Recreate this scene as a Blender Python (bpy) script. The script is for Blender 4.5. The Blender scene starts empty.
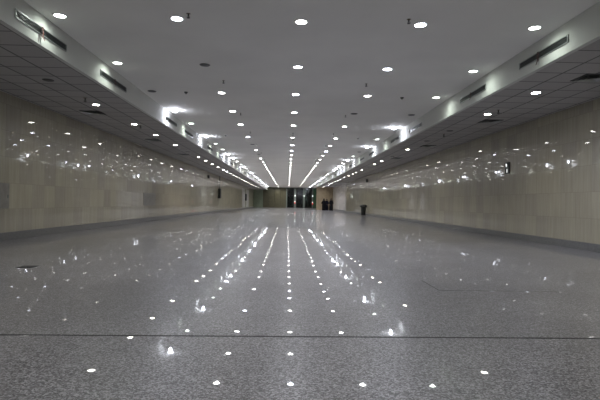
import bpy, bmesh, math, random
from mathutils import Vector, Matrix
random.seed(7)
PI = math.pi
col = bpy.context.scene.collection
XL, XR, FL, FR = -7.33, 7.68, -4.40, 4.87      # side walls and edges of the raised middle ceiling
HS, HC = 3.82, 4.36                            # heights of the side ceilings and the middle ceiling
YB, YF, YA = -11.0, 104.0, 82.0                # wall behind the camera, far end, end of the right aisle

# ------------------------------------------------------------------ materials
def mat(name, color=(.5, .5, .5), rough=.5, metal=0., emit=None, strength=0., coat=0., coat_rough=.03, spec=.5, trans=0.):
    m = bpy.data.materials.new(name); m.use_nodes = True
    b = m.node_tree.nodes['Principled BSDF']
    b.inputs['Base Color'].default_value = (*color, 1)
    b.inputs['Roughness'].default_value = rough
    b.inputs['Metallic'].default_value = metal
    b.inputs['Coat Weight'].default_value = coat
    b.inputs['Coat Roughness'].default_value = coat_rough
    b.inputs['Specular IOR Level'].default_value = spec
    b.inputs['Transmission Weight'].default_value = trans
    if emit:
        b.inputs['Emission Color'].default_value = (*emit, 1)
        b.inputs['Emission Strength'].default_value = strength
    return m

class NT:
    def __init__(s, m): s.t = m.node_tree; s.b = s.t.nodes['Principled BSDF']
    def n(s, kind, **kw):
        nd = s.t.nodes.new(kind)
        for k, v in kw.items():
            if k in nd.inputs: nd.inputs[k].default_value = v
            else: setattr(nd, k, v)
        return nd
    def l(s, a, b): s.t.links.new(a, b)
    def math(s, op, a, b=None):
        nd = s.t.nodes.new('ShaderNodeMath'); nd.operation = op
        for i, v in enumerate((a, b)):
            if v is None: continue
            if hasattr(v, 'is_linked'): s.l(v, nd.inputs[i])
            else: nd.inputs[i].default_value = v
        return nd.outputs[0]
    def vmath(s, op, a, b=None):
        nd = s.t.nodes.new('ShaderNodeVectorMath'); nd.operation = op
        for i, v in enumerate((a, b)):
            if v is None: continue
            if hasattr(v, 'is_linked'): s.l(v, nd.inputs[i])
            else: nd.inputs[i].default_value = v
        return nd.outputs[0]
    def mix(s, fac, a, b, blend='MIX'):
        nd = s.t.nodes.new('ShaderNodeMix'); nd.data_type = 'RGBA'; nd.blend_type = blend
        for i, v in ((0, fac), (6, a), (7, b)):
            if hasattr(v, 'is_linked'): s.l(v, nd.inputs[i])
            else: nd.inputs[i].default_value = v
        return nd.outputs[2]
    def ramp(s, fac, stops):
        nd = s.t.nodes.new('ShaderNodeValToRGB'); e = nd.color_ramp.elements
        while len(e) < len(stops): e.new(.5)
        for el, (p, c) in zip(e, stops): el.position = p; el.color = (*c, 1)
        s.l(fac, nd.inputs[0]); return nd.outputs[0]
    def tiles(s, size, off=(0, 0, 0)):
        """cell id vector and distance-to-joint (metres) on a square grid"""
        tc = s.n('ShaderNodeTexCoord').outputs['Object']
        p = s.vmath('ADD', tc, off)
        q = s.vmath('DIVIDE', p, size)
        cell = s.vmath('FLOOR', q)
        fr = s.vmath('FRACTION', q)
        sep = s.n('ShaderNodeSeparateXYZ'); s.l(fr, sep.inputs[0])
        ds = []
        for i in range(3):
            if size[i] > 100: continue
            d = s.math('MINIMUM', sep.outputs[i], s.math('SUBTRACT', 1., sep.outputs[i]))
            ds.append(s.math('MULTIPLY', d, size[i]))
        d = ds[0]
        for e in ds[1:]: d = s.math('MINIMUM', d, e)
        wn = s.n('ShaderNodeTexWhiteNoise', noise_dimensions='3D'); s.l(s.vmath('ADD', cell, (.5, .5, .5)), wn.inputs['Vector'])
        return tc, wn, d
    def tilt(s, wn, amount, extra=None):
        """each slab is laid a hair out of plane, so mirror images jump from slab to slab"""
        v = s.vmath('SUBTRACT', wn.outputs['Color'], (.5, .5, .5))
        sc = s.t.nodes.new('ShaderNodeVectorMath'); sc.operation = 'SCALE'; s.l(v, sc.inputs[0]); sc.inputs['Scale'].default_value = amount
        g = s.n('ShaderNodeNewGeometry').outputs['Normal'] if extra is None else extra
        return s.vmath('NORMALIZE', s.vmath('ADD', g, sc.outputs[0]))

def floor_material():
    m = mat('speckled_granite', rough=.32, coat=.6, coat_rough=.012, spec=.5); t = NT(m)
    m.node_tree.nodes['Principled BSDF'].inputs['Coat IOR'].default_value = 1.42
    tc, wn, d = t.tiles((1.2, 1.2, 1000.), (0.35, .4, 3))
    no = t.n('ShaderNodeTexNoise', Scale=120., Detail=2., Roughness=.6); t.l(tc, no.inputs['Vector'])
    vo = t.n('ShaderNodeTexVoronoi', Scale=95.); t.l(tc, vo.inputs['Vector'])
    sep = t.n('ShaderNodeSeparateColor'); t.l(vo.outputs['Color'], sep.inputs[0])
    f = t.math('ADD', t.math('MULTIPLY', no.outputs['Fac'], .55), t.math('MULTIPLY', sep.outputs[0], .45))
    c = t.ramp(f, [(.28, (.034, .033, .036)), (.45, (.118, .116, .126)), (.58, (.228, .224, .242)), (.75, (.40, .39, .42))])
    big = t.n('ShaderNodeTexNoise', Scale=.9, Detail=3.); t.l(tc, big.inputs['Vector'])
    c = t.mix(1., c, t.ramp(big.outputs['Fac'], [(.3, (.86, .86, .86)), (.7, (1.08, 1.08, 1.08))]), 'MULTIPLY')
    c = t.mix(1., c, t.ramp(wn.outputs['Value'], [(0., (.93, .93, .93)), (1., (1.05, 1.05, 1.05))]), 'MULTIPLY')
    j = t.math('LESS_THAN', d, .0022)
    c = t.mix(t.math('MULTIPLY', j, .35), c, (.03, .03, .03, 1))
    t.l(c, t.b.inputs['Base Color'])
    nn = t.tilt(wn, .004); t.l(nn, t.b.inputs['Normal']); t.l(nn, t.b.inputs['Coat Normal'])
    sm = t.n('ShaderNodeTexNoise', Scale=3., Detail=4.); t.l(tc, sm.inputs['Vector'])
    mr = t.n('ShaderNodeMapRange'); t.l(sm.outputs['Fac'], mr.inputs[0]); mr.inputs[3].default_value = .006; mr.inputs[4].default_value = .018
    t.l(mr.outputs[0], t.b.inputs['Coat Roughness'])
    return m

def marble_material(name, c1, c2, tint):
    m = mat(name, rough=.4, coat=.8, coat_rough=.008); t = NT(m)
    tc, wn, d = t.tiles((1000., .68, .68), (3., .2, .54))
    mp = t.n('ShaderNodeMapping'); t.l(tc, mp.inputs[0]); mp.inputs['Scale'].default_value = (1, 7., .45)
    t.l(t.vmath('MULTIPLY', wn.outputs['Color'], (9, 9, 9)), mp.inputs['Location'])
    no = t.n('ShaderNodeTexNoise', Scale=1.6, Detail=5., Roughness=.6); t.l(mp.outputs[0], no.inputs['Vector'])
    c = t.ramp(no.outputs['Fac'], [(.3, c1), (.7, c2)])
    c = t.mix(1., c, t.ramp(wn.outputs['Value'], [(0., (.87, .87, .88)), (1., (1.08, 1.08, 1.04))]), 'MULTIPLY')
    c = t.mix(1., c, (*tint, 1), 'MULTIPLY')
    j = t.math('LESS_THAN', d, .003)
    c = t.mix(t.math('MULTIPLY', j, .5), c, (.06, .055, .045, 1))
    t.l(c, t.b.inputs['Base Color'])
    nn = t.tilt(wn, .0045); t.l(nn, t.b.inputs['Normal']); t.l(nn, t.b.inputs['Coat Normal'])
    return m

def tile_ceiling_material(ox, oy):
    m = mat('mineral_tile', rough=.9, spec=.2); t = NT(m)
    tc, wn, d = t.tiles((.68, .715, 1000.), (ox, oy, 3))
    c = t.ramp(wn.outputs['Value'], [(0., (.45, .435, .425)), (1., (.50, .485, .47))])
    no = t.n('ShaderNodeTexNoise', Scale=60., Detail=2.); t.l(tc, no.inputs['Vector'])
    c = t.mix(1., c, t.ramp(no.outputs['Fac'], [(.3, (.9, .9, .9)), (.7, (1.05, 1.05, 1.05))]), 'MULTIPLY')
    j = t.math('LESS_THAN', d, .020)
    c = t.mix(t.math('MULTIPLY', j, .72), c, (.06, .06, .06, 1))
    t.l(c, t.b.inputs['Base Color'])
    return m

def plaster_material(name, color):
    m = mat(name, color, rough=.8, spec=.3); t = NT(m)
    tc = t.n('ShaderNodeTexCoord').outputs['Object']
    no = t.n('ShaderNodeTexNoise', Scale=.6, Detail=4.); t.l(tc, no.inputs['Vector'])
    f = t.ramp(no.outputs['Fac'], [(.3, (.95, .95, .95)), (.7, (1.03, 1.03, 1.03))])
    t.l(t.mix(1., (*color, 1), f, 'MULTIPLY'), t.b.inputs['Base Color'])
    return m

def noisy(name, color, rough, scale=8., metal=0., lo=.85, hi=1.1, **k):
    m = mat(name, color, rough, metal, **k); t = NT(m)
    tc = t.n('ShaderNodeTexCoord').outputs['Object']
    no = t.n('ShaderNodeTexNoise', Scale=scale, Detail=3.); t.l(tc, no.inputs['Vector'])
    t.l(t.mix(1., (*color, 1), t.ramp(no.outputs['Fac'], [(.3, (lo,) * 3), (.7, (hi,) * 3)]), 'MULTIPLY'), t.b.inputs['Base Color'])
    return m

M = {}
M['floor'] = floor_material()
M['wall'] = marble_material('beige_marble', (.325, .297, .225), (.41, .380, .298), (1, 1, 1))
M['pale'] = marble_material('pale_and_lit_marble', (.66, .63, .60), (.78, .76, .74), (1, 1, 1))
M['skirt'] = noisy('grey_granite', (.15, .15, .15), .35, 60., lo=.6, hi=1.4)
M['joint'] = noisy('rubber_joint', (.016, .016, .017), .7, 20.)
M['ceiling'] = plaster_material('painted_ceiling', (.88, .87, .83))
M['fascia'] = plaster_material('painted_fascia', (.66, .67, .63))
M['tile'] = tile_ceiling_material(.44, .595); M['tile_right'] = tile_ceiling_material(.58, .34)
M['olive'] = noisy('olive_panel', (.085, .078, .045), .45, 2.)
M['green_wall'] = noisy('green_grey_stone', (.22, .27, .20), .3, 3., coat=.5)
M['beige'] = noisy('beige_plaster', (.36, .29, .20), .6, 2.)
M['back'] = noisy('plain_plaster', (.35, .33, .28), .7, 2.)
M['alu'] = noisy('brushed_aluminium', (.16, .19, .175), .45, 30., metal=.3)
M['vent'] = noisy('vent_metal', (.42, .44, .43), .35, 30., metal=.5)
M['dark'] = noisy('dark_metal', (.035, .037, .036), .5, 30.)
M['grille'] = noisy('grille_grey', (.10, .11, .105), .45, 30., metal=.4)
M['white'] = noisy('white_enamel', (.75, .75, .73), .35, 30.)
M['grey'] = noisy('grey_plastic', (.10, .10, .10), .5, 30.)
M['red'] = noisy('red_ribbon', (.20, .08, .07), .6, 30.)
M['ribbon'] = noisy('faded_ribbon', (.10, .06, .055), .6, 30.)
M['brass'] = noisy('dull_brass', (.20, .17, .11), .4, 30., metal=.8)
M['unlit'] = noisy('unlit_glass', (.045, .045, .042), .4, 30.)
M['bin'] = noisy('bin_plastic', (.012, .014, .012), .45, 15.)
M['black'] = noisy('black_cloth', (.007, .007, .008), .95, 12., spec=.1)
M['navy'] = noisy('dark_blue_cloth', (.008, .009, .015), .95, 12., spec=.1)
M['skin'] = noisy('skin', (.42, .27, .19), .5, 20.)
M['shoe'] = noisy('black_leather', (.012, .011, .010), .4, 20.)
M['panel'] = noisy('dull_grey_panel', (.25, .24, .215), .4, 6.)
M['asphalt'] = noisy('asphalt', (.02, .02, .02), .8, 20.)
M['glass'] = mat('dark_door_glass', (.10, .16, .13), .12, trans=1.)
M['greenglass'] = mat('green_glass', (.05, .12, .075), .12)
L = {}
LC = {'neutral': (1., .985, .95), 'green': (.90, 1., .91), 'cool': (.84, .87, 1.), 'warm': (1., .97, .86)}
for k, c in LC.items(): L[k] = mat('lamp_lens_' + k, (.8, .8, .8), .4, emit=c, strength={'cool': 40., 'green': 9.}.get(k, 24.))
M['bulb'] = mat('bare_bulb', (.8, .8, .8), .4, emit=LC['cool'], strength=13.)
M['sign_white'] = mat('mark_glow', (.8, .8, .8), .4, emit=(.95, 1., .95), strength=.5)  # emission added to brighten the sign marks
M['redlamp'] = mat('red_lamp', (.5, .02, .02), .4, emit=(1., .08, .05), strength=.55)
M['whiteglow'] = mat('white_glow', (.8, .8, .8), .4, emit=(.85, .95, .9), strength=.7)

# ------------------------------------------------------------------ mesh helpers
class MB:
    def __init__(s): s.bm = bmesh.new()
    def box(s, x0, x1, y0, y1, z0, z1, bev=0.):
        r = bmesh.ops.create_cube(s.bm, size=1.)
        vs = r['verts']
        for v in vs: v.co = Vector(((x0 + x1) / 2 + v.co.x * (x1 - x0), (y0 + y1) / 2 + v.co.y * (y1 - y0), (z0 + z1) / 2 + v.co.z * (z1 - z0)))
        if bev:
            es = list({e for v in vs for e in v.link_edges})
            bmesh.ops.bevel(s.bm, geom=es, offset=bev, segments=2, affect='EDGES', profile=.5)
        return s
    def lathe(s, prof, seg=24, c=(0, 0, 0), sx=1., sy=1., wob=None):
        rings = []
        for k, (r, z) in enumerate(prof):
            if r < 1e-6: rings.append([s.bm.verts.new((c[0], c[1], c[2] + z))]); continue
            ring = []
            for i in range(seg):
                a = 2 * PI * i / seg; q = r * (1 + (wob(a, z) if wob else 0))
                ring.append(s.bm.verts.new((c[0] + q * math.cos(a) * sx, c[1] + q * math.sin(a) * sy, c[2] + z)))
            rings.append(ring)
        for a, b in zip(rings, rings[1:]):
            for i in range(seg):
                j = (i + 1) % seg
                if len(a) == 1 and len(b) == 1: continue
                f = [a[0], b[j], b[i]] if len(a) == 1 else [a[i], a[j], b[0]] if len(b) == 1 else [a[i], a[j], b[j], b[i]]
                try: s.bm.faces.new(f)
                except ValueError: pass
        return s
    def tube(s, pts, rad, seg=8):
        pts = [Vector(p) for p in pts]; rings = []
        for i, p in enumerate(pts):
            d = (pts[min(i + 1, len(pts) - 1)] - pts[max(i - 1, 0)]).normalized()
            u = d.orthogonal().normalized() if not rings else (pu - d * pu.dot(d)).normalized()
            pu = u; w = d.cross(u); r = rad[i] if isinstance(rad, (list, tuple)) else rad
            rings.append([s.bm.verts.new(p + u * r * math.cos(2 * PI * k / seg) + w * r * math.sin(2 * PI * k / seg)) for k in range(seg)])
        for a, b in zip(rings, rings[1:]):
            for k in range(seg): s.bm.faces.new([a[k], a[(k + 1) % seg], b[(k + 1) % seg], b[k]])
        s.bm.faces.new(rings[0][::-1]); s.bm.faces.new(rings[-1])
        return s
    def strip(s, pts, width, thick, axis=(0, 1, 0)):
        """a ribbon of real thickness following pts, width along axis"""
        ax = Vector(axis) * width / 2; pts = [Vector(p) for p in pts]; rows = []
        for i, p in enumerate(pts):
            d = (pts[min(i + 1, len(pts) - 1)] - pts[max(i - 1, 0)]).normalized()
            n = d.cross(Vector(axis)).normalized() * thick / 2
            rows.append([s.bm.verts.new(q) for q in (p - ax - n, p + ax - n, p + ax + n, p - ax + n)])
        for a, b in zip(rows, rows[1:]):
            for k in range(4): s.bm.faces.new([a[k], a[(k + 1) % 4], b[(k + 1) % 4], b[k]])
        s.bm.faces.new(rows[0][::-1]); s.bm.faces.new(rows[-1])
        return s
    def mesh(s, name, m, smooth=False):
        bmesh.ops.recalc_face_normals(s.bm, faces=s.bm.faces)
        me = bpy.data.meshes.new(name); s.bm.to_mesh(me); s.bm.free()
        me.materials.append(m)
        if smooth:
            for p in me.polygons: p.use_smooth = True
        return me
    def build(s, name, m, parent=None, smooth=False):
        return link(name, s.mesh(name, m, smooth), parent)

def link(name, data, parent=None, loc=None):
    o = bpy.data.objects.new(name, data); col.objects.link(o)
    if parent: o.parent = parent
    if loc: o.location = loc
    return o
def struct(name, mb, m, parent=None):
    o = mb.build(name, m, parent)
    if not parent: o['kind'] = 'structure'
    return o
def thing(name, label, cat, loc=(0, 0, 0), group=None, rz=0.):
    o = bpy.data.objects.new(name, None); col.objects.link(o); o.empty_display_size = .1
    o.location = loc; o.rotation_euler = (0, 0, rz); o['label'] = label; o['category'] = cat
    if group: o['group'] = group
    return o

# ------------------------------------------------------------------ room shell
struct('floor', MB().box(XL - .1, XR + .1, YB - .1, YF + .15, -.12, 0), M['floor'])
struct('wall_left', MB().box(XL - .15, XL, YB, YF, 0, HC + .12), M['wall'])
struct('wall_right', MB().box(XR, XR + .15, YB, YA, 0, HC + .12), M['wall'])
struct('wall_front', MB().box(XL - .15, XR + .15, YB - .15, YB, 0, HC + .12), M['back'])
struct('baseboard_left', MB().box(XL, XL + .025, YB, YF, 0, .21, .004), M['skirt'])
struct('baseboard_right', MB().box(XR - .025, XR, YB, YA, 0, .20, .004), M['skirt'])
struct('ceiling', MB().box(FL, FR + 1.5, YA, YF, HC, HC + .12).box(FL, FR, YB, YA, HC, HC + .12), M['ceiling'])
struct('ceiling_left', MB().box(XL, FL - .1, YB, YF, HS, HS + .08), M['tile'])
struct('ceiling_right', MB().box(FR + .1, XR, YB, YA, HS, HS + .08), M['tile_right'])
struct('trim_1', MB().box(FL - .1, FL, YB, YF, HS - .01, HC), M['fascia'])
struct('trim_2', MB().box(FR, FR + .1, YB, YA, HS - .01, HC), M['fascia'])
# the right aisle stops at a beige wall; the middle runs on to the doors
struct('wall_aisle_end', MB().box(FR, XR + .15, YA, YA + .15, 0, HC), M['beige'])
struct('wall_vestibule', MB().box(FR + 1.4, FR + 1.5, YA + .15, YF, 0, HC), M['beige'])
# pale stone cladding on the last stretch of the right wall
cl = MB()
for k in range(8): cl.box(XR - .03, XR, 63.4 + k * 2.3, 63.4 + k * 2.3 + 2.22, .20, HS, .006)
struct('trim_3', cl, M['pale'])
cl = MB()  # bright lit patches of the left wall, painted as paler panels
for k in range(2): cl.box(XL, XL + .03, 78.0 + k * 8, 83.0 + k * 8, .21, 3.3, .006)
struct('trim_4', cl, M['pale'])
# far end: green-grey stone, olive panelling, dark glazing
struct('wall_far_left', MB().box(XL - .15, -5.3, YF, YF + .15, 0, HC), M['green_wall'])
ol = MB()
for k in range(4): ol.box(-5.3 + k * 1.235, -5.3 + k * 1.235 + 1.21, YF - .03, YF + .12, 0, HC, .008)
struct('wall_far_middle', ol, M['olive'])
DX = [(-.15, 1.36), (1.77, 3.30), (3.71, 5.23)]
for n, (a, b) in enumerate(DX, 1):
    d = struct('door_%d' % n, MB().box(a, a + .07, YF, YF + .08, 0, HC - .05).box(b - .07, b, YF, YF + .08, 0, HC - .05)
               .box(a + .07, b - .07, YF, YF + .08, 2.55, 2.62).box(a + .07, b - .07, YF, YF + .08, HC - .12, HC - .05)
               .box(a + .07, b - .07, YF, YF + .08, 0, .12), M['dark'])
    MB().box(a + .07, b - .07, YF + .03, YF + .05, .12, 2.55).build('glass', M['glass'], d)
    MB().box(a + .07, b - .07, YF + .03, YF + .05, 2.62, HC - .12).build('transom_glass', M['glass'], d)
    MB().tube([(b - .2, YF - .05, .8), (b - .2, YF - .05, 1.5)], .018).tube([(b - .2, YF - .05, .85), (b - .2, YF + .04, .85)], .012).tube([(b - .2, YF - .05, 1.45), (b - .2, YF + .04, 1.45)], .012).build('handle', M['alu'], d, True)
mull = [(-.36, -.15), (1.36, 1.77), (3.30, 3.71), (5.23, 5.45)]
for i, (a, b) in enumerate(mull):
    struct('trim_%d' % (5 + i), MB().box(a, b, YF - .06, YF + .1, 0, HC, .01), M['alu'])
struct('window_1', MB().box(5.45, FR + 1.4, YF, YF + .05, 0, HC), M['greenglass'])
struct('trim_9', MB().box(-.4, FR + 1.5, YF - .02, YF + .1, HC - .05, HC), M['dark'])
struct('ground', MB().box(-20, 20, YF + .15, YF + 40, -.2, -.05), M['asphalt'])

# floor joints
struct('trim_10', MB().box(XL + .05, XR - .05, -.014, .014, 0, .0012), M['joint'])
j = bpy.data.objects['trim_10']; j.location.y = 3.985; j.rotation_euler.z = .010
hatch = MB().box(1.965, 3.55, 6.20, 6.212, 0, .001).box(1.965, 1.977, 6.212, 6.98, 0, .001)
struct('trim_11', hatch, M['joint'])

# ------------------------------------------------------------------ downlights
ring_me = MB().lathe([(.098, 0), (.125, 0), (.125, -.006), (.112, -.014), (.098, -.012), (.098, 0)], 28).mesh('trim_ring', M['white'], True)
lens_me = {k: MB().lathe([(.098, 0), (.098, -.008), (.06, -.012), (0, -.013)], 28).mesh('lens_' + k, L[k], True) for k in L}
unlit_me = MB().lathe([(.098, 0), (.098, -.006), (.06, -.009), (0, -.010)], 28).mesh('lens_unlit', M['unlit'], True)
ring_dark = MB().lathe([(.098, 0), (.125, 0), (.125, -.006), (.112, -.014), (.098, -.012), (.098, 0)], 28).mesh('trim_ring_unlit', M['grey'], True)
# bare lamp sagging below its ring
bulb_me = MB().lathe([(.05, 0), (.05, -.012), (.085, -.03), (.095, -.05), (.08, -.07), (.045, -.082), (0, -.086)], 28).mesh('bulb', M['bulb'], True)

def lamp_data(name, kind, power, c, size=None, blend=1.):
    d = bpy.data.lights.new(name, kind); d.energy = power; d.color = c; d.shadow_soft_size = .035
    if kind == 'SPOT': d.spot_size = math.radians(size); d.spot_blend = blend
    return d
P = 66.
LD = {k: lamp_data('beam_' + k, 'SPOT', P * (1.5 if k == 'cool' else 1.), LC[k], 150, 1.) for k in LC}
LDn = {k: lamp_data('beam_near_' + k, 'SPOT', P * .5, LC[k], 150, 1.) for k in LC}
LDo = {k: lamp_data('beam_edge_' + k, 'SPOT', P * (.38 if k == 'cool' else .20), LC[k], 172, 1.) for k in LC}
LDs = {k: lamp_data('beam_aisle_' + k, 'SPOT', P * (1.8 if k == 'cool' else .45), LC[k], 140, 1.) for k in LC}
LDb = lamp_data('bare_lamp', 'POINT', P * .13, LC['cool'])
LDfar = {k: lamp_data('beam_far_' + k, 'SPOT', P * (2.3 if k == 'cool' else 1.8), LC[k], 150, 1.) for k in LC}

def downlight(x, y, z, kind, label, group, edge=False, aisle=False):
    """kind: neutral/green/cool/warm, 'bare' or 'off'"""
    t = thing('downlight', label, 'ceiling light', (x, y, z), group)
    if kind == 'off':
        link('trim_ring', ring_dark, t); link('lens', unlit_me, t); return t
    link('trim_ring', ring_me, t)
    if kind == 'bare':
        link('bulb', bulb_me, t)
        link('light', LDb, t, (0, 0, -.15)); link('light', (LDo['cool']), t, (0, 0, -.12)); return t
    link('lens', lens_me[kind], t)
    link('light', (LDs if aisle else LDo if edge else LDfar if y > 23 else LDn if y < 7.5 else LD)[kind], t, (0, 0, -.035))
    return t

ORD = ['', 'first', 'second', 'third', 'fourth', 'fifth', 'sixth', 'seventh', 'eighth', 'ninth', 'tenth', 'eleventh', 'twelfth', 'thirteenth', 'fourteenth']
GY = [8.68, 11.59, 14.51, 17.44, 20.37, 24.17, 27.3, 30.28, 33.1, 36.0, 39.1, 42.1, 44.6, 47.2]
while GY[-1] < 100: GY.append(GY[-1] + 2.93)
near = [-9.0, -6.0, -3.05, -.1, 2.84, 5.76]
rows = {'LO': (-4.095, 'left edge row', {0: 'green', 1: 'green', 2: 'off', 3: 'bare', 4: 'green', 5: 'bare', 8: 'bare', 9: 'bare', 12: 'bare', 16: 'cool'}),
        'LI': (-2.03, 'inner left row', {0: 'cool', 1: 'off', 5: 'cool', 6: 'off', 8: 'off'}),
        'C': (.19, 'centre row', {1: 'cool', 2: 'cool', 6: 'cool', 7: 'cool'}),
        'RI': (2.35, 'inner right row', {0: 'cool', 1: 'cool', 3: 'off', 7: 'cool'}),
        'RO': (4.44, 'right edge row', {0: 'green', 1: 'green', 2: 'green', 3: 'off', 4: 'bare', 6: 'bare', 7: 'off', 9: 'bare', 11: 'bare', 13: 'bare', 15: 'cool'})}
adj = {'off': 'unlit dark round', 'bare': 'bright bare-bulb', 'cool': 'bright bluish-white round', 'green': 'greenish-white round', 'neutral': 'white round', 'warm': 'warm white round'}
for key, (x, rn, sp) in rows.items():
    edge = key in ('LO', 'RO')
    for y in near:
        downlight(x, y, HC, 'neutral' if not edge else 'green', 'round downlight of the %s overhead, nearer than any in view' % rn, 'overhead downlights of the ' + rn, edge)
    for i, y in enumerate(GY):
        k = sp.get(i, ('bare', 'neutral', 'green')[i % 3] if edge and i > 9 else 'green' if edge else 'neutral')
        if i < 12:
            lb = '%s downlight in the %s, middle ceiling, %s from camera' % (adj[k], rn, ORD[i + 1])
            g = 'downlights of the middle ceiling'
        else:
            if k in ('bare', 'cool'): lb, g = '%s downlight in the distant %s, %s group' % (adj[k], rn, 'nearer' if i < 15 else 'farther'), 'bright distant downlights of the ' + rn
            else: lb, g = 'tiny downlight in the distant stretch of the %s' % rn, 'distant downlights of the ' + rn
        downlight(x, y, HC, k, lb, g, edge)

SL = [11.2, 13.97, 17.4, 20.21, 23.69, 26.7, 29.88, 32.49, 35.25, 38.2, 41.5, 43.9, 46.7, 49.2, 52.2]
SR = [11.37, 14.16, 17.5, 20.4, 23.73, 27.2, 30.3, 32.84, 35.6, 38.46, 41.79, 43.96, 46.9, 50.3, 54.15]
while SL[-1] < 99: SL.append(SL[-1] + 2.95)
while SR[-1] < 78: SR.append(SR[-1] + 2.95)
offL, offR = {0, 5}, {2, 3, 5, 8}
coolL, coolR = {10, 11, 24, 26}, {0, 14, 18, 19, 20, 21}
for nm, x, ys, off, cool in (('left', -5.52, SL, offL, coolL), ('right', 5.87, SR, offR, coolR)):
    for y in (-8.5, -5.5, -2.6, .2, 3.0, 5.8) + ((8.5,) if nm == 'right' else (8.4,)):
        downlight(x, y, HS, 'warm', 'warm round downlight of the lower %s ceiling overhead, nearer than any in view' % nm, 'overhead aisle downlights, ' + nm, aisle=True)
    for i, y in enumerate(ys):
        k = 'off' if i in off else 'cool' if i in cool else 'warm'
        if i < 12:
            lb, g = '%s downlight in the lower tiled ceiling at the %s, %s from the camera' % (adj[k], nm, ORD[i + 1]), 'downlights of the lower tiled ceilings'
        else:
            lb, g = ('tiny round downlight far along the lower %s ceiling' % nm if k != 'cool' else 'bluish-white tiny downlight far along the lower %s ceiling' % nm), 'distant downlights, lower %s ceiling' % nm
        downlight(x, y, HS, k, lb, g, aisle=True)

# ------------------------------------------------------------------ sprinklers, detectors
esc_me = MB().lathe([(0, 0), (.04, 0), (.04, -.004), (.015, -.012), (0, -.012)], 16).mesh('escutcheon', M['brass'], True)
spb_me = MB().lathe([(0, -.012), (.012, -.012), (.012, -.045), (.007, -.05), (.007, -.075), (0, -.075)], 10).tube([(.012, 0, -.045), (.028, 0, -.06), (.008, 0, -.078)], .004, 6).tube([(-.012, 0, -.045), (-.028, 0, -.06), (-.008, 0, -.078)], .004, 6).mesh('sprinkler_body', M['dark'])
spd_me = MB().lathe([(0, -.075), (.03, -.077), (.03, -.081), (0, -.082)], 12).mesh('deflector', M['dark'])
def sprinkler(x, y, z, label, s=1.):
    t = thing('fire_sprinkler', label, 'sprinkler', (x, y, z), 'fire sprinklers'); t.scale = (s, s, s); t.location.z += .003
    link('escutcheon', esc_me, t); link('sprinkler_body', spb_me, t); link('deflector', spd_me, t)
for k, y in enumerate([8.45, 13.07, 17.8, 22.5, 27.15, 31.8, 36.45]):
    for x, w in ((-1.78, 'left'), (2.08, 'right')):
        sprinkler(x, y, HC, 'small dark sprinkler in the middle ceiling, %s line, %s from the camera' % (w, ORD[k + 1]), .95)
for x, y, lb in ((-5.47, 13.1, 'dark sprinkler in the left tiled ceiling before its first lit downlight'), (-5.4, 17.75, 'dark sprinkler beside a lit downlight in the left tiled ceiling'),
                 (5.92, 13.54, 'dark sprinkler in the right tiled ceiling between two lit downlights'), (5.93, 18.35, 'dark sprinkler in the right tiled ceiling beside an unlit downlight')):
    sprinkler(x, y, HS, lb, 1.3)
det_me = MB().lathe([(0, 0), (.055, 0), (.055, -.015), (.045, -.03), (.03, -.045), (0, -.048)], 20).mesh('detector_body', M['grey'], True)
dt_me = MB().lathe([(0, -.048), (.014, -.048), (.014, -.062), (0, -.064)], 12).mesh('sensor', M['dark'], True)
for x, y, lb in ((-3.09, 14.53, 'dark smoke detector on the middle ceiling, near pair, left one'), (3.43, 14.64, 'dark smoke detector on the middle ceiling, near pair, right one'),
                 (-3.09, 23.8, 'dark smoke detector on the middle ceiling, farther pair, left one'), (3.43, 23.9, 'dark smoke detector on the middle ceiling, farther pair, right one')):
    t = thing('smoke_detector', lb, 'smoke detector', (x, y, HC), 'smoke detectors'); link('detector_body', det_me, t); link('sensor', dt_me, t)
for x, y, lb in ((.20, 22.6, 'slim dark rod hanging from the middle ceiling in the centre row of lights'),):
    t = thing('hanging_rod', lb, 'rod', (x, y, HC))
    MB().tube([(0, 0, 0), (0, 0, -.30)], .013).build('rod', M['dark'], t); MB().lathe([(0, 0), (.045, 0), (.03, -.02), (0, -.02)], 16).build('canopy', M['dark'], t)
    MB().lathe([(0, -.27), (.022, -.28), (.022, -.34), (0, -.35)], 14).build('end_fitting', M['dark'], t, True)

# ------------------------------------------------------------------ square air diffusers
def diffuser_parts():
    f = MB()
    for s in (.30,):
        f.box(-s, s, -s, -s + .03, -.012, 0).box(-s, s, s - .03, s, -.012, 0).box(-s, -s + .03, -s + .03, s - .03, -.012, 0).box(s - .03, s, -s + .03, s - .03, -.012, 0)
    fm = f.mesh('frame', M['grey'])
    v = MB()
    for k, s in enumerate((.265, .20, .135, .07)):
        z0, z1 = -.005, -.028 - .004 * k
        q = s - .035
        for i in range(4):
            a = i * PI / 2; c_, s_ = math.cos(a), math.sin(a)
            R = lambda x, y, z: v.bm.verts.new((c_ * x - s_ * y, s_ * x + c_ * y, z))
            v.bm.faces.new([R(-s, -s, z1), R(s, -s, z1), R(q, -q, z0), R(-q, -q, z0)])
    vm = v.mesh('louvre', M['vent'])
    bm_ = MB().box(-.27, .27, -.27, .27, -.004, -.001).mesh('backing', M['grey'])
    return fm, vm, bm_
dp = diffuser_parts()
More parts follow.
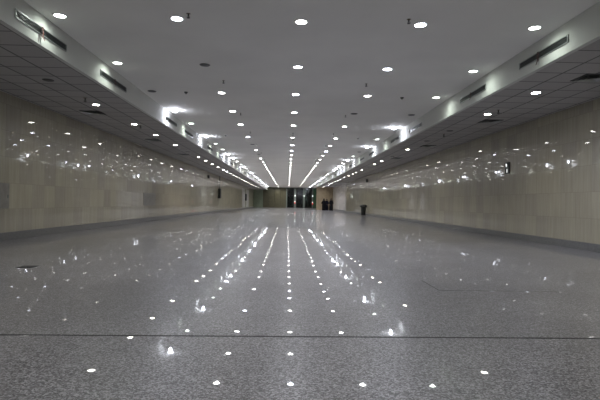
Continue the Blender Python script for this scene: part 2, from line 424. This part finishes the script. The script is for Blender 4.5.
for x, y, lb in ((-6.12, 15.25, 'dark square air diffuser in the left tiled ceiling, nearest of three'), (-6.08, 21.9, 'dark square air diffuser in the left tiled ceiling, middle of three'),
                 (-6.1, 28.3, 'dark square air diffuser in the left tiled ceiling, farthest of three'), (6.33, 9.95, 'dark square air diffuser in the right tiled ceiling, cut by the frame'),
                 (6.46, 15.35, 'dark square air diffuser in the right tiled ceiling, second from the camera'), (6.43, 22.1, 'dark square air diffuser in the right tiled ceiling, third from the camera'),
                 (6.38, 28.2, 'dark square air diffuser in the right tiled ceiling, fourth from the camera')):
    t = thing('air_diffuser', lb, 'air vent', (x, y, HS), 'square air diffusers')
    link('frame', dp[0], t); link('louvre', dp[1], t); link('backing', dp[2], t)

# ------------------------------------------------------------------ long slot vents on the fascias
ZV = 4.058
def vent_parts(n):
    h, l = .070, n / 2
    fr = MB().box(0, .022, -l, l, h - .014, h, .002).box(0, .022, -l, l, -h, -h + .014, .002).box(0, .022, -l, -l + .014, -h + .014, h - .014).box(0, .022, l - .014, l, -h + .014, h - .014).mesh('frame', M['vent'])
    bk = MB().box(0, .004, -l + .014, l - .014, -h + .014, h - .014).mesh('backing', M['dark'])
    sl = MB()
    for k in range(4): sl.box(.005, .018, -l + .014, l - .014, -.048 + k * .030, -.048 + k * .030 + .006)
    return fr, bk, sl.mesh('slats', M['grille'])
vp = vent_parts(1.78)
VL = [8.70, 12.22, 18.2, 21.4, 27.2, 31.6, 37.6, 43.4, 49.3]
VR = [9.22, 12.74, 18.5, 22.0, 28.2, 31.8, 37.8, 43.6, 49.5]
for nm, xs, ys, rz in (('left', FL, VL, 0.), ('right', FR, VR, PI)):
    for i, y in enumerate(ys):
        t = thing('slot_vent', 'long dark slot vent on the %s fascia, %s from the camera' % (nm, ORD[i + 1]), 'air vent', (xs, y, ZV), 'slot vents on the fascias', rz)
        link('frame', vp[0], t); link('backing', vp[1], t); link('slats', vp[2], t)
def ribbon(x, y, s, m, label, drop=.17):
    t = thing('ribbon', label, 'ribbon', (x, y, ZV), 'ribbons tied to the vents')
    a = [(s * .024, 0, .06), (s * .05, 0, .06), (s * .034, 0, .02), (s * .055, 0, -.04), (s * .04, .01, -.09), (s * .065, .02, -drop)]
    MB().strip(a, .035, .003).build('streamer', m, t)
    b = [(s * .026, -.01, .03), (s * .055, -.02, -.02), (s * .04, -.035, -.07), (s * .06, -.05, -drop * .75)]
    MB().strip(b, .03, .003).build('streamer', M['ribbon'], t)
    MB().lathe([(0, .02), (.016, .01), (.018, 0), (.016, -.01), (0, -.02)], 10, (s * .04, 0, .015)).build('knot', m, t, True)
ribbon(FL, 8.62, 1, M['red'], 'red ribbon tied to the nearest slot vent on the left fascia')
ribbon(FL, 12.2, 1, M['ribbon'], 'dark ribbon tied to the second slot vent on the left fascia', .13)
ribbon(FR, 9.30, -1, M['ribbon'], 'dull brown ribbon tied to the nearest slot vent on the right fascia', .19)
ribbon(FR, 12.78, -1, M['ribbon'], 'dark ribbon tied to the second slot vent on the right fascia', .13)

# ------------------------------------------------------------------ wall and floor fittings
t = thing('wall_sign', 'small dark upright double sign with white marks on the right wall', 'sign', (XR, 16.74, 2.435))
MB().box(-.03, 0, -.17, .17, -.20, .20, .006).build('sign_plate', M['dark'], t)
MB().box(-.036, -.03, -.17, .17, -.008, .008).build('divider', M['alu'], t)
MB().lathe([(0, 0), (.035, 0), (.035, .004), (0, .004)], 16).build('round_glint', M['sign_white'], t).matrix_local = Matrix.Translation((-.036, .06, .13)) @ Matrix.Rotation(PI / 2, 4, 'Y')
MB().box(-.036, -.031, -.01, .08, .04, .13, .003).build('glint_mark', M['sign_white'], t)  # upper marks imitate a lamp reflection on the plate
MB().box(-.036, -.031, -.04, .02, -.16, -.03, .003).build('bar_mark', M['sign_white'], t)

t = thing('floor_outlet', 'small dark square outlet cover set in the floor at left', 'floor outlet', (-4.17, 7.9, 0))
MB().box(-.125, .125, -.125, .125, 0, .004, .001).build('frame', M['joint'], t)
MB().box(-.105, .105, -.105, .105, .004, .007, .001).build('cover', M['joint'], t)
MB().box(-.03, .03, -.09, -.07, .007, .009).build('latch', M['grey'], t)

def wall_cabinet(y, z0, z1, x, lab, conduit):
    t = thing('wall_cabinet', lab, 'cabinet', (x, y, z0))
    MB().box(0, .28, -.35, .35, 0, z1 - z0, .01).build('housing', M['dark'], t)
    MB().box(.02, .26, -.365, -.35, .05, z1 - z0 - .05, .004).build('door_panel', M['bin'], t)
    if conduit: MB().tube([(.12, 0, z1 - z0), (.12, 0, HS - z0)], .03).build('conduit', M['dark'], t)
wall_cabinet(51.3, 1.45, 2.45, XL, 'dark upright cabinet with a conduit on the left wall', True)
wall_cabinet(83.5, 1.35, 2.5, XL, 'farther dark cabinet on the brightened left wall near the far end', False)
for x, y, s, lb in ((XL, 44.4, 1, 'small dark speaker high on the left wall'), (XR, 46.5, -1, 'small dark speaker high on the right wall')):
    t = thing('wall_speaker', lb, 'speaker', (x, y, 3.35), 'wall speakers')
    MB().box(min(0, s * .16), max(0, s * .16), -.14, .14, -.14, .14, .02).build('case', M['dark'], t)
    MB().box(min(.02 * s, s * .14), max(.02 * s, s * .14), -.148, -.14, -.11, .11).build('grille', M['grey'], t)

for y0, y1, z0, z1, lb in ((24.8, 27.0, .84, 1.49, 'grey rectangular darker tile low on the left marble wall'), (11.6, 12.92, .83, 1.49, 'grey darker tile on the left wall, cut by the frame edge')):
    t = thing('dark_tile', lb, 'panel', (XL, (y0 + y1) / 2, z0))  # darker wall tiles, built as thin panels with cover and latch
    q = (y1 - y0) / 2
    MB().box(0, .012, -q, q, 0, z1 - z0, .002).build('frame', M['panel'], t); MB().box(.012, .018, -q + .04, q - .04, .04, z1 - z0 - .04, .002).build('cover', M['panel'], t)
    MB().box(.018, .024, q - .09, q - .06, .28, .36).build('latch', M['alu'], t)
# litter bin
t = thing('litter_bin', 'black litter bin with a wide lid standing by the right wall', 'bin', (7.32, 46.6, 0)); t.scale = (1, 1, 1.07)
MB().lathe([(0, .02), (.20, .02), (.215, .05), (.245, .72), (.25, .74), (0, .74)], 24).build('body', M['bin'], t, True)
MB().lathe([(.27, .72), (.33, .73), (.335, .80), (.31, .90), (.22, .965), (0, .98)], 24).build('lid', M['bin'], t, True)
MB().lathe([(0, 0), (.23, 0), (.23, .02), (.20, .045), (0, .045)], 24).build('base', M['grey'], t, True)
MB().box(-.12, .12, -.345, -.31, .80, .87, .006).build('flap', M['grey'], t)

# door posts: added glowing boxes imitate lamp reflections; red lamps follow
for i, (a, b) in enumerate(mull[1:]):
    c = (a + b) / 2; w = ['left', 'middle', 'right'][i]
    t = thing('post_glint', 'small white glow imitating a lamp reflection on the %s door post, far end' % w, 'lamp', (c, YF - .05, 2.62), 'reflection glows on the door posts')
    MB().box(-.12, .12, -.03, 0, -.2, .2, .008).build('backplate', M['alu'], t)
    MB().box(-.10, .10, -.09, -.03, -.17, .17, .02).build('glow_box', M['whiteglow'], t)
for c, z, w in ((1.56, 1.22, 'left door post'), (5.34, 1.12, 'right door post')):
    t = thing('signal_lamp', 'small red lamp with a white top on the %s' % w, 'lamp', (c, YF - .05, z), 'red lamps at the doors')
    MB().box(-.12, .12, -.03, 0, -.34, .3, .008).build('backplate', M['grey'], t)
    MB().lathe([(0, -.3), (.09, -.29), (.1, -.1), (.09, 0), (0, .01)], 16, (0, -.1, 0)).build('red_lens', M['redlamp'], t, True)
    MB().lathe([(0, .01), (.09, .03), (.09, .2), (.05, .26), (0, .27)], 16, (0, -.1, 0)).build('white_lens', M['whiteglow'], t, True)

# ------------------------------------------------------------------ people
def person(x, y, rz, h, label, lean=0., elbow=.05, cloth='black', scarf='black'):
    s = h / 1.72
    vs, es, rs = [], [], []
    def V(p, r, par=None):
        vs.append(Vector(p)); rs.append(r)
        if par is not None: es.append((par, len(vs) - 1))
        return len(vs) - 1
    pel = V((0, 0, .95), .14); wa = V((0, 0, 1.10), .12, pel); ch = V((0, -.01, 1.30), .145, wa); sh = V((0, 0, 1.42), .09, ch)
    nk = V((0, 0, 1.49), .052, sh); jaw = V((0, -.02, 1.555), .068, nk); hd = V((0, -.01, 1.63), .088, jaw); tp = V((0, 0, 1.685), .06, hd)
    hands = []
    for sg in (-1, 1):
        hp = V((sg * .09, 0, .90), .10, pel); kn = V((sg * .10, -.015, .50), .062, hp); an = V((sg * .10, .02, .09), .040, kn); V((sg * .11, -.13, .035), .034, an)
        e = elbow if sg > 0 else elbow * .3
        so = V((sg * .17, 0, 1.40), .055, sh); el = V((sg * (.24 + e), .02, 1.13), .042, so)
        wr = V((sg * (.24 + e * .2), -.12 - e * .3, .90 + e * .6), .027, el); pm = V((sg * (.235 + e * .1), -.15 - e * .3, .83 + e * .6), .030, wr)
        hands.append((sg, pm))
        for k in range(4):
            fx = (k - 1.5) * .019
            a = V(vs[pm] + Vector((sg * -.005, fx - .005, -.045)), .0095, pm)
            b = V(vs[a] + Vector((-sg * .008, -.004, -.030 - .005 * (k in (1, 2)))), .0085, a)
            V(vs[b] + Vector((-sg * .014, -.003, -.020)), .0075, b)
        a = V(vs[pm] + Vector((-sg * .012, -.038, -.012)), .010, pm); V(vs[a] + Vector((-sg * .008, -.012, -.035)), .0085, a)
    me = bpy.data.meshes.new('body'); me.from_pydata([tuple(v * s) for v in vs], es, []); me.materials.append(M['skin'])
    o = bpy.data.objects.new('person', me); col.objects.link(o)
    o.location = (x, y, 0); o.rotation_euler = (0, lean, rz)
    md = o.modifiers.new('skin', 'SKIN'); md.use_smooth_shade = True
    sk = me.skin_vertices[0].data if me.skin_vertices else None
    if sk:
        for i, r in enumerate(rs): sk[i].radius = (r * s, r * s)
        sk[0].use_root = True
    sd = o.modifiers.new('sub', 'SUBSURF'); sd.levels = sd.render_levels = 1
    o['label'] = label; o['category'] = 'person'; o['group'] = 'people at the end of the right wall'
    wob = lambda a, z: .05 * math.sin(7 * a + z * 2) * max(0, 1.1 - z)
    MB().lathe([(.27 * s, .03 * s), (.275 * s, .05 * s), (.285 * s, .35 * s), (.28 * s, .7 * s), (.26 * s, 1.0 * s), (.25 * s, 1.2 * s), (.25 * s, 1.36 * s), (.20 * s, 1.44 * s), (.09 * s, 1.50 * s), (.07 * s, 1.52 * s)], 36, (0, 0, 0), 1.0, .78, wob).build('robe', M[cloth], o, True)
    for i, sg in enumerate((-1, 1)):
        e = elbow if sg > 0 else elbow * .3
        MB().tube([(sg * .13 * s, 0, 1.42 * s), (sg * .19 * s, 0, 1.37 * s), (sg * (.24 + e) * s, .02 * s, 1.13 * s), (sg * (.24 + e * .2) * s, (-.11 - e * .3) * s, (.92 + e * .6) * s)], [.075 * s, .075 * s, .065 * s, .07 * s], 12).build('sleeve', M[cloth], o, True)
    sc = MB()   # head covering, open at the face
    seg = 24
    prof = [(.17, 1.36), (.155, 1.45), (.112, 1.52), (.112, 1.58), (.118, 1.65), (.10, 1.72), (.05, 1.755), (0, 1.76)]
    rings = [[sc.bm.verts.new((r * math.cos(2 * PI * i / seg) * s, (.01 + r * 1.08 * math.sin(2 * PI * i / seg)) * s, z * s)) for i in range(seg)] for r, z in prof[:-1]]
    for q, (a, b) in enumerate(zip(rings, rings[1:])):
        for i in range(seg):
            ang = 2 * PI * (i + .5) / seg
            if q in (2, 3) and abs(ang - 1.5 * PI) < .62: continue
            sc.bm.faces.new([a[i], a[(i + 1) % seg], b[(i + 1) % seg], b[i]])
    sc.bm.faces.new(rings[-1])
    sc.build('headscarf', M[scarf], o, True)
    fc = MB()
    for sg in (-1, 1): fc.lathe([(0, -.009), (.008, -.004), (.009, 0), (.008, .004), (0, .009)], 8, (sg * .031 * s, -.098 * s, 1.625 * s))
    fc.build('eyes', M['shoe'], o, True)
    MB().tube([(0, -.09 * s, 1.63 * s), (0, -.118 * s, 1.595 * s), (0, -.095 * s, 1.585 * s)], [.008 * s, .014 * s, .010 * s], 8).build('nose', M['skin'], o, True)
    MB().tube([(-.024 * s, -.088 * s, 1.562 * s), (0, -.096 * s, 1.56 * s), (.024 * s, -.088 * s, 1.562 * s)], .006 * s, 6).build('mouth', M['red'], o, True)
    for sg in (-1, 1):
        MB().tube([(sg * .11 * s, .06 * s, .035 * s), (sg * .11 * s, -.05 * s, .04 * s), (sg * .115 * s, -.17 * s, .03 * s)], [.035 * s, .042 * s, .03 * s], 10).build('shoe', M['shoe'], o, True)
person(5.47, 73.0, .35 + PI, 1.78, 'leftmost person in a long black robe, one elbow held out', elbow=.13)
person(5.93, 73.5, -.2, 1.74, 'person in a long dark blue-black robe standing between two others', cloth='navy')
person(6.57, 73.0, .15, 1.80, 'person in a long black robe standing nearest the right wall')

# ------------------------------------------------------------------ camera, world, view
sc = bpy.context.scene
yaw, pit, roll, f = .0254, .006, .0161, 484.
def ray(x, y):
    u, v = (x - 300) / f, (y - 200) / f
    c, s = math.cos(roll), math.sin(roll); u, v = c * u + s * v, -s * u + c * v
    X, Y, Z = u, 1., -v
    c, s = math.cos(pit), math.sin(pit); Z, Y = c * Z + s * Y, -s * Z + c * Y
    c, s = math.cos(yaw), math.sin(yaw); X, Y = c * X + s * Y, -s * X + c * Y
    return Vector((X, Y, Z))
fw = ray(300, 200).normalized(); rt = (ray(784, 200) - ray(300, 200)).normalized(); up = rt.cross(fw)
cd = bpy.data.cameras.new('camera'); cam = bpy.data.objects.new('camera', cd); col.objects.link(cam)
mw = Matrix((rt, up, -fw)).transposed().to_4x4(); mw.translation = Vector((0, 0, 1.1)); cam.matrix_world = mw
cd.sensor_width = 36.; cd.lens = f / 600 * 36.; cd.clip_end = 300.; cd.clip_start = .05
sc.camera = cam
w = bpy.data.worlds.new('night'); sc.world = w; w.use_nodes = True
w.node_tree.nodes['Background'].inputs[0].default_value = (.01, .013, .02, 1); w.node_tree.nodes['Background'].inputs[1].default_value = .3
vs_ = sc.view_settings; vs_.view_transform = 'Standard'; vs_.look = 'None'; vs_.gamma = 1.; vs_.use_curve_mapping = False
vs_.exposure = .80
